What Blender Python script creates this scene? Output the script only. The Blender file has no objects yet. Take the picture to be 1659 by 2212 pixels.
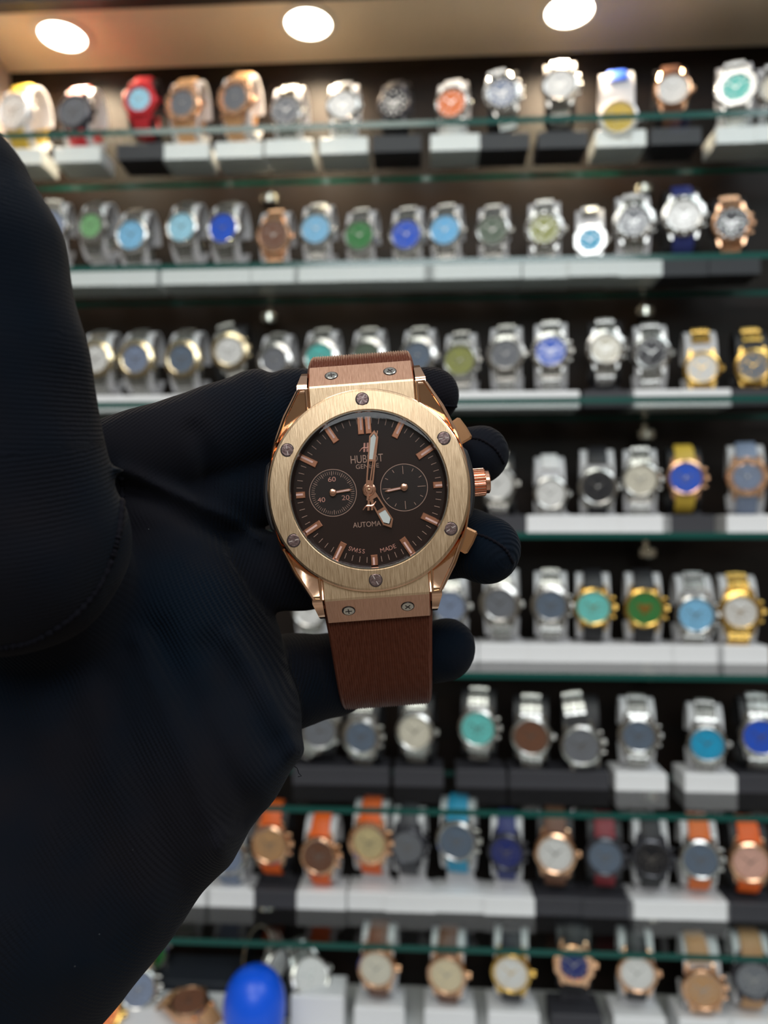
import bpy, math, random
import numpy as np
from mathutils import Vector, Matrix
random.seed(7)
PI = math.pi
S = bpy.context.scene
COL = S.collection
# ------------------------------------------------------------------ camera
FPX = 1600.0
LENS = FPX * 36.0 / 2212.0
EYE = Vector((0, 0, 1.35))
YAW, PITCH = math.radians(3.24), math.radians(1.58)
F = Vector((-math.sin(YAW) * math.cos(PITCH), math.cos(YAW) * math.cos(PITCH), math.sin(PITCH)))
R = Vector((math.cos(YAW), math.sin(YAW), 0))
U = R.cross(F)
CAMM = Matrix(((R.x, U.x, -F.x, EYE.x), (R.y, U.y, -F.y, EYE.y), (R.z, U.z, -F.z, EYE.z), (0, 0, 0, 1)))
cd = bpy.data.cameras.new('camera'); cam_o = bpy.data.objects.new('camera', cd); COL.objects.link(cam_o)
cam_o.matrix_world = CAMM
cd.sensor_width = 36.0; cd.lens = LENS; cd.clip_start = 0.01; cd.clip_end = 50
cd.dof.use_dof = True; cd.dof.focus_distance = 0.163; cd.dof.aperture_fstop = LENS / 2.2
cd.dof.aperture_blades = 0
S.camera = cam_o
# ------------------------------------------------------------------ world, light, exposure
S.view_settings.view_transform = 'Standard'; S.view_settings.look = 'None'
S.view_settings.gamma = 1.0; S.view_settings.use_curve_mapping = False
S.view_settings.exposure = 0.0
W = bpy.data.worlds.new('shop_air'); S.world = W; W.use_nodes = True
nt = W.node_tree; nt.nodes.clear()
wo = nt.nodes.new('ShaderNodeOutputWorld'); wb = nt.nodes.new('ShaderNodeBackground')
tc = nt.nodes.new('ShaderNodeTexCoord'); sx = nt.nodes.new('ShaderNodeSeparateXYZ'); cr = nt.nodes.new('ShaderNodeValToRGB')
mr = nt.nodes.new('ShaderNodeMapRange'); mr.inputs[1].default_value = -1
nt.links.new(tc.outputs['Generated'], sx.inputs[0]); nt.links.new(sx.outputs['Z'], mr.inputs[0]); nt.links.new(mr.outputs[0], cr.inputs[0])
cr.color_ramp.elements[0].color = (.05, .045, .04, 1); cr.color_ramp.elements[1].color = (.42, .43, .45, 1)
e = cr.color_ramp.elements.new(.5); e.color = (.20, .17, .13, 1)
nt.links.new(cr.outputs[0], wb.inputs[0]); wb.inputs[1].default_value = 0.75
nt.links.new(wb.outputs[0], wo.inputs[0])

def area(name, loc, target, sx_, sy_, power, col, shape='RECTANGLE', spread=180):
    l = bpy.data.lights.new(name, 'AREA'); l.shape = shape; l.size = sx_; l.size_y = sy_
    l.energy = power; l.color = col; l.spread = math.radians(spread)
    o = bpy.data.objects.new(name, l); COL.objects.link(o); o.location = loc
    d = Vector(target) - Vector(loc); o.rotation_euler = d.to_track_quat('-Z', 'Y').to_euler()
    return o
# the shop's ceiling panels above and behind the photographer
area('ceiling_panel_light', (-0.35, -0.55, 2.75), (0, .5, 1.2), 0.9, 0.9, 13, (1.0, .95, .88))
area('ceiling_panel_light', (1.1, -0.3, 2.75), (.1, .6, 1.2), 0.9, 0.9, 12, (.90, .96, 1.0))
area('ceiling_panel_light', (0.2, -2.2, 2.6), (0, .5, 1.1), 1.6, 0.8, 27, (.93, .97, 1.0))

# ------------------------------------------------------------------ pixel helpers (real distances)
def cam(px, py, d):
    px, py, d = float(px), float(py), float(d)
    return EYE + d * (F + (px - 829.5) / FPX * R + (1106 - py) / FPX * U)
def at(px, py, Y):
    r = F + (px - 829.5) / FPX * R + (1106 - py) / FPX * U
    return EYE + r * (Y / r.y)

# ------------------------------------------------------------------ materials
MATS = {}
def mat(name, col, rough=.5, metal=0., coat=0., spec=.5, emis=None, es=0., sheen=0., trans=0., alpha=1., ior=1.45):
    if name in MATS: return MATS[name]
    m = bpy.data.materials.new(name); m.use_nodes = True
    b = m.node_tree.nodes['Principled BSDF']
    b.inputs['Base Color'].default_value = (*col, 1); b.inputs['Roughness'].default_value = rough
    b.inputs['Metallic'].default_value = metal; b.inputs['Coat Weight'].default_value = coat
    b.inputs['Specular IOR Level'].default_value = spec; b.inputs['Coat Roughness'].default_value = .08
    b.inputs['Sheen Weight'].default_value = sheen
    b.inputs['Transmission Weight'].default_value = trans
    if emis: b.inputs['Emission Color'].default_value = (*emis, 1); b.inputs['Emission Strength'].default_value = es
    MATS[name] = m
    return m
def nodes(m): return m.node_tree.nodes, m.node_tree.links, m.node_tree.nodes['Principled BSDF']
def noisy(m, scale, dark, light, bump=0., vec=(1, 1, 1), detail=4, rough=None, dist=.001):
    n, l, b = nodes(m)
    t = n.new('ShaderNodeTexCoord'); mp = n.new('ShaderNodeMapping'); mp.inputs['Scale'].default_value = vec
    nz = n.new('ShaderNodeTexNoise'); nz.inputs['Scale'].default_value = scale; nz.inputs['Detail'].default_value = detail
    rp = n.new('ShaderNodeValToRGB'); rp.color_ramp.elements[0].color = (*dark, 1); rp.color_ramp.elements[1].color = (*light, 1)
    rp.color_ramp.elements[0].position = .3; rp.color_ramp.elements[1].position = .7
    l.new(t.outputs['Object'], mp.inputs[0]); l.new(mp.outputs[0], nz.inputs['Vector']); l.new(nz.outputs[0], rp.inputs[0]); l.new(rp.outputs[0], b.inputs['Base Color'])
    if bump:
        bp = n.new('ShaderNodeBump'); bp.inputs['Strength'].default_value = bump; bp.inputs['Distance'].default_value = dist
        l.new(nz.outputs[0], bp.inputs['Height']); l.new(bp.outputs[0], b.inputs['Normal'])
    if rough:
        mm = n.new('ShaderNodeMapRange'); mm.inputs[3].default_value = rough[0]; mm.inputs[4].default_value = rough[1]
        l.new(nz.outputs[0], mm.inputs[0]); l.new(mm.outputs[0], b.inputs['Roughness'])
    return m
def thin_glass(name, tint, refl=.9, rough=.02, ior=1.5):
    m = bpy.data.materials.new(name); m.use_nodes = True; n, l = m.node_tree.nodes, m.node_tree.links; n.clear()
    o = n.new('ShaderNodeOutputMaterial'); mx = n.new('ShaderNodeMixShader'); tr = n.new('ShaderNodeBsdfTransparent'); gl = n.new('ShaderNodeBsdfGlossy'); fr = n.new('ShaderNodeFresnel')
    tr.inputs[0].default_value = (*tint, 1); gl.inputs[0].default_value = (refl, refl, refl, 1); gl.inputs['Roughness'].default_value = rough; fr.inputs[0].default_value = ior
    ge = n.new('ShaderNodeNewGeometry'); iv = n.new('ShaderNodeMath'); iv.operation = 'SUBTRACT'; iv.inputs[0].default_value = 1.0; l.new(ge.outputs['Backfacing'], iv.inputs[1])
    ml = n.new('ShaderNodeMath'); ml.operation = 'MULTIPLY'; l.new(fr.outputs[0], ml.inputs[0]); l.new(iv.outputs[0], ml.inputs[1])
    l.new(ml.outputs[0], mx.inputs[0]); l.new(tr.outputs[0], mx.inputs[1]); l.new(gl.outputs[0], mx.inputs[2]); l.new(mx.outputs[0], o.inputs[0])
    return m

BRUSH = noisy(mat('brushed_gold', (.8, .55, .33), .36, 1.), 1.0, (.62, .43, .26), (.92, .70, .46), .22, (8500, 330, 300), 3, (.30, .46), .0002)
BRUSHP = noisy(mat('brushed_gold_pink_reflection', (.8, .48, .33), .38, 1.), 1.0, (.70, .39, .26), (.86, .54, .38), .2, (8500, 380, 300), 3, (.32, .46), .0002)  # same gold for sloped link faces, their pink reflection put into the colour
ROSE = mat('polished_rose_gold', (.92, .58, .38), .10, 1.)
ROSED = mat('rose_gold_hands', (.92, .50, .34), .22, 1.)
GOLDB = mat('pusher_gold', (.86, .47, .24), .2, 1.)
STEEL = mat('screw_steel', (.72, .70, .62), .2, 1.)
BOLT = noisy(mat('bolt_brown', (.25, .17, .16), .3, .8), 1500, (.17, .11, .11), (.30, .22, .21), .1, (1, 1, 1), 3)
SLOT = mat('slot_dark', (.02, .012, .012), .5)
DIALM = mat('dial_brown', (.019, .0090, .0070), .3, 0., .25, .3)
FLANGE = mat('flange_brown', (.10, .05, .04), .12, .8)
RINGM = mat('crystal_gasket_silver', (.55, .56, .54), .15, 1.)
PRINT = mat('dial_print', (.40, .25, .19), .45, .2)
PRINTR = mat('dial_print_rose', (.55, .26, .20), .4, .3)
LUME = mat('lume_white', (.62, .68, .66), .5)
PINKL = mat('marker_lume_pink', (.80, .52, .47), .4)
MARK = mat('marker_rose', (.72, .34, .21), .25, .9)
RUBBER = mat('rubber_black', (.012, .012, .014), .45)
STRAP = noisy(mat('strap_brown_rubber', (.15, .045, .028), .5, 0, 0, .35), 700, (.120, .034, .017), (.150, .045, .023), .05, (1, 1, 1), 3)
CRYSTAL = thin_glass('watch_crystal', (.98, .98, .98), .8, .01, 1.35)
GLOVE = mat('glove_knit', (.005, .006, .010), .92, 0, 0, .08, sheen=.03)
SEAM = mat('glove_seam', (.006, .006, .009), .95, 0, 0, .1)
def glove_nodes():
    n, l, b = nodes(GLOVE)
    a = n.new('ShaderNodeAttribute'); a.attribute_name = 'rib'
    s = n.new('ShaderNodeSeparateXYZ'); l.new(a.outputs['Vector'], s.inputs[0])
    def sn(inp, fr):
        m1 = n.new('ShaderNodeMath'); m1.operation = 'MULTIPLY'; m1.inputs[1].default_value = fr; l.new(inp, m1.inputs[0])
        m2 = n.new('ShaderNodeMath'); m2.operation = 'SINE'; l.new(m1.outputs[0], m2.inputs[0]); return m2.outputs[0]
    w = sn(s.outputs[0], 2 * PI / .78); w2 = sn(s.outputs[1], 2 * PI / .62)
    ad = n.new('ShaderNodeMath'); ad.operation = 'MULTIPLY_ADD'; ad.inputs[1].default_value = .25; l.new(w2, ad.inputs[0]); l.new(w, ad.inputs[2])
    bp = n.new('ShaderNodeBump'); bp.inputs['Strength'].default_value = .5
    nm = n.new('ShaderNodeTexNoise'); nm.inputs['Scale'].default_value = 38; tcm = n.new('ShaderNodeTexCoord'); l.new(tcm.outputs['Object'], nm.inputs['Vector'])
    rm = n.new('ShaderNodeMapRange'); rm.inputs[1].default_value = .42; rm.inputs[2].default_value = .6; rm.inputs[3].default_value = .12; rm.inputs[4].default_value = .65
    l.new(nm.outputs[0], rm.inputs[0]); l.new(rm.outputs[0], bp.inputs['Strength']); bp.inputs['Distance'].default_value = .00016
    t = n.new('ShaderNodeTexCoord'); nz = n.new('ShaderNodeTexNoise'); nz.inputs['Scale'].default_value = 1400; nz.inputs['Detail'].default_value = 5
    l.new(t.outputs['Object'], nz.inputs['Vector'])
    ad2 = n.new('ShaderNodeMath'); ad2.operation = 'MULTIPLY_ADD'; ad2.inputs[1].default_value = 1.6; l.new(nz.outputs[0], ad2.inputs[0]); l.new(ad.outputs[0], ad2.inputs[2])
    l.new(ad2.outputs[0], bp.inputs['Height']); l.new(bp.outputs[0], b.inputs['Normal'])
    nb = n.new('ShaderNodeTexNoise'); nb.inputs['Scale'].default_value = 26; nb.inputs['Detail'].default_value = 4; l.new(t.outputs['Object'], nb.inputs['Vector'])
    lint = n.new('ShaderNodeTexVoronoi'); lint.inputs['Scale'].default_value = 320; l.new(t.outputs['Object'], lint.inputs['Vector'])
    lr = n.new('ShaderNodeMath'); lr.operation = 'LESS_THAN'; lr.inputs[1].default_value = .035; l.new(lint.outputs['Distance'], lr.inputs[0])
    nl = n.new('ShaderNodeTexNoise'); nl.inputs['Scale'].default_value = 90; l.new(t.outputs['Object'], nl.inputs['Vector'])
    gt = n.new('ShaderNodeMath'); gt.operation = 'GREATER_THAN'; gt.inputs[1].default_value = .6; l.new(nl.outputs[0], gt.inputs[0])
    ml = n.new('ShaderNodeMath'); ml.operation = 'MULTIPLY'; l.new(lr.outputs[0], ml.inputs[0]); l.new(gt.outputs[0], ml.inputs[1])
    rp = n.new('ShaderNodeValToRGB'); rp.color_ramp.elements[0].position = .38; rp.color_ramp.elements[1].position = .62
    rp.color_ramp.elements[0].color = (.0068, .0068, .0098, 1); rp.color_ramp.elements[1].color = (.0016, .0052, .0110, 1)
    l.new(nb.outputs[0], rp.inputs[0])
    mx = n.new('ShaderNodeMix'); mx.data_type = 'RGBA'; mx.inputs[7].default_value = (.10, .11, .12, 1)
    l.new(ml.outputs[0], mx.inputs[0]); l.new(rp.outputs[0], mx.inputs[6]); l.new(mx.outputs[2], b.inputs['Base Color'])
glove_nodes()
GLASS = thin_glass('shelf_glass', (.93, .965, .955), .9, .03)
EDGE = mat('shelf_glass_edge', (.004, .075, .062), .15, 0, .3)
WHITEP = mat('stand_white_plastic', (.84, .85, .86), .4)
CUFFW = mat('stand_cuff_frosted', (.60, .60, .62), .3)
BLACKP = mat('stand_black_velvet', (.036, .036, .044), .6)
CUFFB = mat('stand_cuff_black', (.010, .010, .012), .5)
WOOD = noisy(mat('back_wall_dark_wood', (.02, .012, .008), .5, spec=.2), 9, (.003, .002, .0015), (.012, .006, .0035), .05, (1, 1, 3))
SOFFIT = noisy(mat('soffit_cream', (.8, .66, .48), .35), 7, (.76, .62, .45), (.84, .70, .52))
FASCIA = mat('fascia_dark', (.02, .013, .01), .5)
PANEL = mat('side_panel_greige', (.42, .36, .33), .5)
LAMP = mat('downlight_glow', (1, 1, 1), .5, emis=(1, .93, .80), es=14)
LAMPR = mat('downlight_rim', (.75, .66, .54), .35)
COUNTER = noisy(mat('counter_white', (.62, .64, .64), .4), 12, (.55, .57, .57), (.66, .68, .68))

# ------------------------------------------------------------------ mesh builder
class MB:
    def __init__(s): s.v = []; s.f = []; s.m = []
    def add(s, vs, fs, mi=0, M=None):
        k = len(s.v)
        s.v += [tuple(M @ Vector(p)) if M is not None else tuple(p) for p in vs]
        s.f += [tuple(i + k for i in f) for f in fs]; s.m += [mi] * len(fs); return s
    def box(s, c, d, mi=0, M=None, ch=0.):
        x, y, z = d[0] / 2, d[1] / 2, d[2] / 2
        return s.prism([(-x, -y), (x, -y), (x, y), (-x, y)], -z, z, mi, (M if M is not None else Matrix()) @ Matrix.Translation(c), ch)
    def prism(s, poly, z0, z1, mi=0, M=None, ch=0.):
        n = len(poly)
        if ch:
            ins = inset(poly, ch)
            vs = [(x, y, z0) for x, y in poly] + [(x, y, z1 - ch) for x, y in poly] + [(x, y, z1) for x, y in ins]; L = 3
        else:
            vs = [(x, y, z0) for x, y in poly] + [(x, y, z1) for x, y in poly]; L = 2
        fs = [tuple(range(n - 1, -1, -1)), tuple(range((L - 1) * n, L * n))]
        for a in range(L - 1):
            for i in range(n): j = (i + 1) % n; fs.append((a * n + i, a * n + j, (a + 1) * n + j, (a + 1) * n + i))
        return s.add(vs, fs, mi, M)
    def lathe(s, prof, n=48, mi=0, M=None, closed=False, cap=True):
        vs = []; L = len(prof)
        for r, z in prof:
            for i in range(n): a = 2 * PI * i / n; vs.append((r * math.cos(a), r * math.sin(a), z))
        fs = []
        for k in range(L if closed else L - 1):
            k2 = (k + 1) % L
            for i in range(n): j = (i + 1) % n; fs.append((k * n + i, k * n + j, k2 * n + j, k2 * n + i))
        if cap and not closed: fs.append(tuple(range(n - 1, -1, -1))); fs.append(tuple(range((L - 1) * n, L * n)))
        return s.add(vs, fs, mi, M)
    def tube(s, pts, r, n=8, mi=0, closed=False, M=None):
        pts = [Vector(p) for p in pts]; L = len(pts); vs = []
        rr = r if isinstance(r, (list, tuple)) else [r] * L
        for k, p in enumerate(pts):
            a = pts[k - 1] if (k or closed) else p; b = pts[(k + 1) % L] if (k < L - 1 or closed) else p
            t = (b - a).normalized(); u = t.cross(Vector((.13, .27, .95))).normalized(); w = t.cross(u)
            for i in range(n): g = 2 * PI * i / n; vs.append(p + rr[k] * (math.cos(g) * u + math.sin(g) * w))
        fs = []
        for k in range(L if closed else L - 1):
            k2 = (k + 1) % L
            for i in range(n): j = (i + 1) % n; fs.append((k * n + i, k * n + j, k2 * n + j, k2 * n + i))
        if not closed: fs.append(tuple(range(n - 1, -1, -1))); fs.append(tuple(range((L - 1) * n, L * n)))
        return s.add(vs, fs, mi, M)
    def mesh(s, name, sc=.001, ang=32):
        me = bpy.data.meshes.new(name)
        me.from_pydata([(x * sc, y * sc, z * sc) for x, y, z in s.v], [], s.f)
        me.polygons.foreach_set('material_index', s.m)
        me.polygons.foreach_set('use_smooth', [True] * len(s.f)); me.update()
        import bmesh
        bm = bmesh.new(); bm.from_mesh(me); bmesh.ops.recalc_face_normals(bm, faces=bm.faces); bm.to_mesh(me); bm.free()
        me.set_sharp_from_angle(angle=math.radians(ang))
        return me
    def build(s, name, mats, parent=None, sc=.001, ang=32):
        me = s.mesh(name, sc, ang)
        for m in (mats if isinstance(mats, (list, tuple)) else [mats]): me.materials.append(m)
        o = bpy.data.objects.new(name, me); COL.objects.link(o); o.parent = parent
        return o
def inset(poly, d):
    n = len(poly); out = []
    ar = sum(poly[i][0] * poly[(i + 1) % n][1] - poly[(i + 1) % n][0] * poly[i][1] for i in range(n)); sg = 1 if ar > 0 else -1
    for i in range(n):
        p, a, b = Vector(poly[i]), Vector(poly[i - 1]), Vector(poly[(i + 1) % n])
        e1 = (p - a).normalized(); e2 = (b - p).normalized()
        n1 = Vector((-e1.y, e1.x)) * sg; n2 = Vector((-e2.y, e2.x)) * sg
        m = (n1 + n2).normalized(); k = d / max(.35, m.dot(n1)); out.append(tuple(p + m * k))
    return out
def rot(a): return Matrix.Rotation(a, 4, 'Z')
def T(x, y, z=0): return Matrix.Translation((x, y, z))
def tag(o, label, cat, group=None, kind=None):
    if label: o['label'] = label
    if cat: o['category'] = cat
    if group: o['group'] = group
    if kind: o['kind'] = kind
    return o
def empty(name, M=None):
    o = bpy.data.objects.new(name, None); COL.objects.link(o); o.empty_display_size = .01
    if M is not None: o.matrix_world = M
    return o
def wbox(name, lo, hi, m, kind='structure', mats=None):
    c = [(a + b) / 2 for a, b in zip(lo, hi)]; d = [b - a for a, b in zip(lo, hi)]
    o = MB().box((0, 0, 0), d).build(name, m, None, 1.0); o.location = c
    if kind: o['kind'] = kind
    return o

# ------------------------------------------------------------------ cabinet structure
EZ = EYE.z
YF, YR, YB = .72, .835, .865
XL = at(22, 200, YB).x
XR = .62
ZC = at(830, 128, YB).z           # soffit underside
ZCNT = EZ - .520
wbox('wall_back', (XL - .02, YB, .2), (XR, YB + .02, ZC + .02), WOOD)
wbox('wall_left', (XL - .25, .70, .2), (XL, YB, ZC), PANEL)
wbox('wall_right', (XR, .70, .2), (XR + .02, YB, ZC), PANEL)
wbox('ceiling', (XL - .4, .763, ZC), (XR + .02, YB + .02, ZC + .02), SOFFIT)
wbox('trim_1', (XL - .4, .745, ZC - .002), (XR + .02, .762, ZC + .30), FASCIA)
cnt = wbox('display_counter', (XL, .52, ZCNT - .10), (XR, YB, ZCNT), COUNTER, None)
tag(cnt, 'white counter top under the lowest row of watches', 'counter')
wbox('floor', (-3, -3, -.02), (3, 3, 0), noisy(mat('floor_tile', (.3, .27, .24), .3), 3, (.25, .22, .2), (.35, .32, .29)))
ZS = [at(830, y, YF).z for y in (262, 561, 862, 1150, 1450, 1745, 2040)]
ORD = ['top', 'second', 'third', 'fourth', 'fifth', 'sixth', 'seventh', 'bottom']
for i, z in enumerate(ZS):
    x0, x1 = XL + .001, XR - .001; d = (x1 - x0, YR - YF, .006)
    mb = MB(); hx, hy, hz = d[0] / 2, d[1] / 2, .003
    vs = [(-hx, -hy, -hz), (hx, -hy, -hz), (hx, hy, -hz), (-hx, hy, -hz), (-hx, -hy, hz), (hx, -hy, hz), (hx, hy, hz), (-hx, hy, hz)]
    mb.add(vs, [(3, 2, 1, 0), (4, 5, 6, 7)], 0); mb.add(vs, [(0, 1, 5, 4), (1, 2, 6, 5), (2, 3, 7, 6), (3, 0, 4, 7)], 1)
    o = mb.build('glass_shelf', [GLASS, EDGE], None, 1.0); o.location = ((x0 + x1) / 2, (YF + YR) / 2, z - .003)
    tag(o, f'green-edged glass shelf, {["topmost","second","third","fourth","fifth","sixth","lowest"][i]} of the seven in the watch display', 'shelf', 'glass shelves')
    for bx, side in ((583, 'left'), (1393, 'right')):
        if side == 'left' and i in (3, 4): continue
        c = at(bx, 1150, .845); mb = MB()
        mb.box((0, 12, -9), (5, 22, 14), ch=1.).lathe([(0.1, -22), (9, -22), (11, -20), (11, -12), (9, -10), (.1, -10)], 24, 0, T(0, -3), cap=False)
        b = mb.build('shelf_bracket', STEEL); b.location = (c.x, .845 - .004, z - .0062 + .010 if False else z - .0065 + .009)
        b.location.z = z - .0065
        tag(b, f'small clear metal bracket holding the {ORD[i]} glass shelf, {side} column', 'bracket', 'shelf brackets')
for px, py, w in ((135, 76, 'left, partly over the red watch'), (666, 49, 'middle'), (1230, 22, 'right')):
    Y = ZC - EZ
    r_ = F + (px - 829.5) / FPX * R + (1106 - py) / FPX * U; p = EYE + r_ * ((ZC - EZ) / r_.z)
    e_ = empty('downlight', T(p.x, p.y, ZC))
    tag(e_, {'l': 'glowing round downlight nearest the reddish patch, leftmost in the cream soffit', 'm': 'glowing round downlight in the cream soffit, between the other two', 'r': 'glowing round downlight cut by the top frame edge, rightmost'}[w[0]], 'ceiling light', 'soffit downlights')
    MB().lathe([(24.5, -.5), (32, -.5), (33, -2), (31, -3), (25, -2.5)], 40, closed=True).build('rim', LAMPR, e_)
    MB().lathe([(.1, -2.2), (24, -2.0), (25, -.3), (.1, -.3)], 40, cap=False).build('lens', LAMP, e_)
    l = area('downlight_beam', (p.x, p.y, ZC - .005), (p.x, p.y - .03, 0), .045, .045, 1.3, (1, .78, .52), 'DISK', 150); 

# ------------------------------------------------------------------ hero watch
WM = Matrix(((R.x, U.x, -F.x, 0), (R.y, U.y, -F.y, 0), (R.z, U.z, -F.z, 0), (0, 0, 0, 1)))
WM = Matrix.Translation(cam(798, 1060, .1665)) @ WM @ Matrix.Rotation(math.radians(4.3), 4, 'Z') @ Matrix.Rotation(math.radians(-1.5), 4, 'X') @ Matrix.Rotation(math.radians(0), 4, 'Y')
HW = empty('wristwatch', WM)
tag(HW, 'large rose gold chronograph with brown dial and ribbed brown strap held in the gloved hand', 'watch')
def hp(mb, name, mats, parent=HW, ang=32, label=None):
    o = mb.build(name, mats, parent, .001, ang)
    if label: o['label'] = label
    return o
# case
prof = [(14.3, 23.6), (17.9, 17.6), (20.6, 11.3), (22.0, 5.5), (22.3, 0)]
out = [(-14.3, 23.6)] + [p for p in prof] + [(x, -y) for x, y in prof[-2::-1]] + [(-x, -y) for x, y in prof] + [(-x, y) for x, y in prof[-2:0:-1]]
mb = MB()
mb.prism([(x * .95, y * .97) for x, y in out], -7.2, -4.5)
mb.prism(out, -4.5, 1.9)
NO = 144; oo = []
for i in range(NO):
    a = 2 * PI * i / NO; dx, dy = math.cos(a), math.sin(a); best_t = 0
    for (ax_, ay_), (bx_, by_) in zip(out, out[1:] + out[:1]):
        den = dx * (by_ - ay_) - dy * (bx_ - ax_)
        if abs(den) > 1e-9:
            t_ = (ax_ * (by_ - ay_) - ay_ * (bx_ - ax_)) / den; u_ = (ax_ * dy - ay_ * dx) / den
            if t_ > 0 and -1e-6 <= u_ <= 1 + 1e-6: best_t = max(best_t, t_)
    oo.append((best_t * dx, best_t * dy, best_t, a))
rings_ = [[(20.0 * math.cos(a), 20.0 * math.sin(a), 1.8) for x, y, t_, a in oo], [(x, y, 1.8) for x, y, t_, a in oo], [(x, y, 2.85) for x, y, t_, a in oo],
          [(x * (1 - .35 / t_), y * (1 - .35 / t_), 3.2) for x, y, t_, a in oo], [(min(21.6, t_ - .5) * math.cos(a), min(21.6, t_ - .5) * math.sin(a), 1.9) for x, y, t_, a in oo]]
mb.add([p for r_ in rings_ for p in r_], [(k * NO + i, k * NO + (i + 1) % NO, ((k + 1) % 5) * NO + (i + 1) % NO, ((k + 1) % 5) * NO + i) for k in range(5) for i in range(NO)])
for sy in (1, -1):
    for sx_ in (1, -1):
        pr = [(22.5, 3.2), (23.6, 3.2), (24.2, 3.0), (27.6, -.6), (28.2, -3.4), (27.2, -5.0), (22.5, -6.5)]
        x0, x1, x2 = 12.05 * sx_, 14.3 * sx_, 13.4 * sx_
        n = len(pr); vs = [(x0, sy * y, z) for y, z in pr] + [((x1 if y < 24.5 else x2), sy * y, z) for y, z in pr]
        mb.add(vs, [tuple(range(n)), tuple(range(2 * n - 1, n - 1, -1))] + [(i, (i + 1) % n, n + (i + 1) % n, n + i) for i in range(n)])
        # raised polished frame round the concave lug facet
        zz = 3.35
        mb.tube([(sx_ * 12.3, sy * 17.6, zz), (sx_ * 12.3, sy * 23.2, zz), (sx_ * 13.9, sy * 23.2, zz), (sx_ * 17.3, sy * 17.2, zz), (sx_ * 19.6, sy * 12, zz)], .3, 8)
hp(mb, 'case', ROSE)
mb = MB()
for sx_ in (1, -1):
    a = math.radians(25)
    for z0, z1, ro in ((-5.5, 2.6, 23.5),):
        o_ = [((ro if abs(t) < .85 * a else ro - 1.0) * math.cos(t) * sx_, ro * math.sin(t)) for t in np.linspace(-a, a, 15)]
        i_ = [(20 * math.cos(t) * sx_, 20 * math.sin(t)) for t in np.linspace(a, -a, 15)]
        MBi = MB().prism(o_ + i_, z0, z1, ch=.5); mb.add(MBi.v, MBi.f)
        hp(mb, 'side_insert', RUBBER, label='black rubber side insert'); mb = MB()
# bezel
hp(MB().lathe([(17.35, 3.3), (17.35, 5.2), (17.6, 5.45), (21.55, 5.25), (22.0, 4.9), (22.05, 3.9), (21.6, 3.2)], 160, closed=True), 'bezel', [BRUSH], ang=20)
hp(MB().lathe([(17.4, 1.7), (21.2, 1.7), (21.2, 3.4), (17.4, 3.4)], 120, closed=True), 'dial_housing', ROSE)
hp(MB().lathe([(21.95, 2.7), (22.35, 3.0), (22.35, 3.5), (21.9, 3.8), (21, 3.0)], 160, closed=True), 'bezel_base', [ROSE], ang=50)
for k in range(6):
    a = k * PI / 3; x, y = 19.75 * math.sin(a), 19.75 * math.cos(a)
    M = T(x, y, 5.33) @ rot(random.uniform(0, PI) if k != 1 else .1)
    s_ = MB().lathe([(1.5, -.3), (1.5, .07), (1.3, .07)], 32, 0, M)
    s_ = hp(s_, 'bezel_screw', SLOT)
    s_.data.materials[0] = SLOT
    h_ = MB().lathe([(1.32, .0), (1.32, .13), (1.2, .19)], 32, 0, M); h_ = hp(h_, 'screw_head', BOLT, s_, ang=12)
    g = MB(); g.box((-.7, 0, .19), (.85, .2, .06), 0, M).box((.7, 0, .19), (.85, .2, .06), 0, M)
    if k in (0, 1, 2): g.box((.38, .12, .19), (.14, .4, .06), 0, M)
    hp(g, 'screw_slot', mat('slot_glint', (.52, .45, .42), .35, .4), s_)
# end links with screws
for sy in (1, -1):
    pr = [(18.2, 3.45), (23.3, 3.45), (23.8, 3.2), (29.1, -1.9), (29.2, -2.5), (28.2, -3.6), (18.2, 0)]
    n = len(pr); xs = 11.75
    def ring(x, k): return [(x, sy * y, z) for y, z in pr]
    mb = MB(); vs = []
    for x, dy in ((-xs, .25), (-xs + .25, 0), (xs - .25, 0), (xs, .25)):
        vs += [(x, sy * (y - (dy if y > 23 else 0)), z - (dy if z > -3 else 0)) for y, z in pr]
    fs = [tuple(range(n)), tuple(range(4 * n - 1, 3 * n - 1, -1))]
    for q in range(3): fs += [(q * n + i, q * n + (i + 1) % n, (q + 1) * n + (i + 1) % n, (q + 1) * n + i) for i in range(n)]
    mb.add(vs, fs); mb.f, mb.m = mb.f, [0] * len(mb.f)
    link = hp(mb, 'end_link', [BRUSH, BRUSHP], ang=15)
    for p_ in link.data.polygons:
        if sy * p_.center.y > .0236 and p_.normal.z > .2: p_.material_index = 1  # sloped faces take the gold with the pink reflection painted in
    for sx_ in (1, -1):
        nrm = Vector((0, sy * .69, .72)); q = nrm.to_track_quat('Z', 'Y').to_matrix().to_4x4()
        M = T(sx_ * 6.6, sy * 26.4, .72) @ q @ rot(random.uniform(0, 1.5))
        s_ = hp(MB().lathe([(1.5, -.5), (1.5, .08), (1.32, .02)], 32, 0, M), 'strap_screw', SLOT)
        hp(MB().lathe([(1.3, 0), (1.3, .14), (1.15, .22)], 32, 0, M), 'screw_head', STEEL, s_, ang=12)
        hp(MB().box((0, 0, .24), (1.5, .22, .06), 0, M).box((0, 0, .24), (.22, 1.5, .061), 0, M), 'screw_slot', SLOT, s_)
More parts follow.
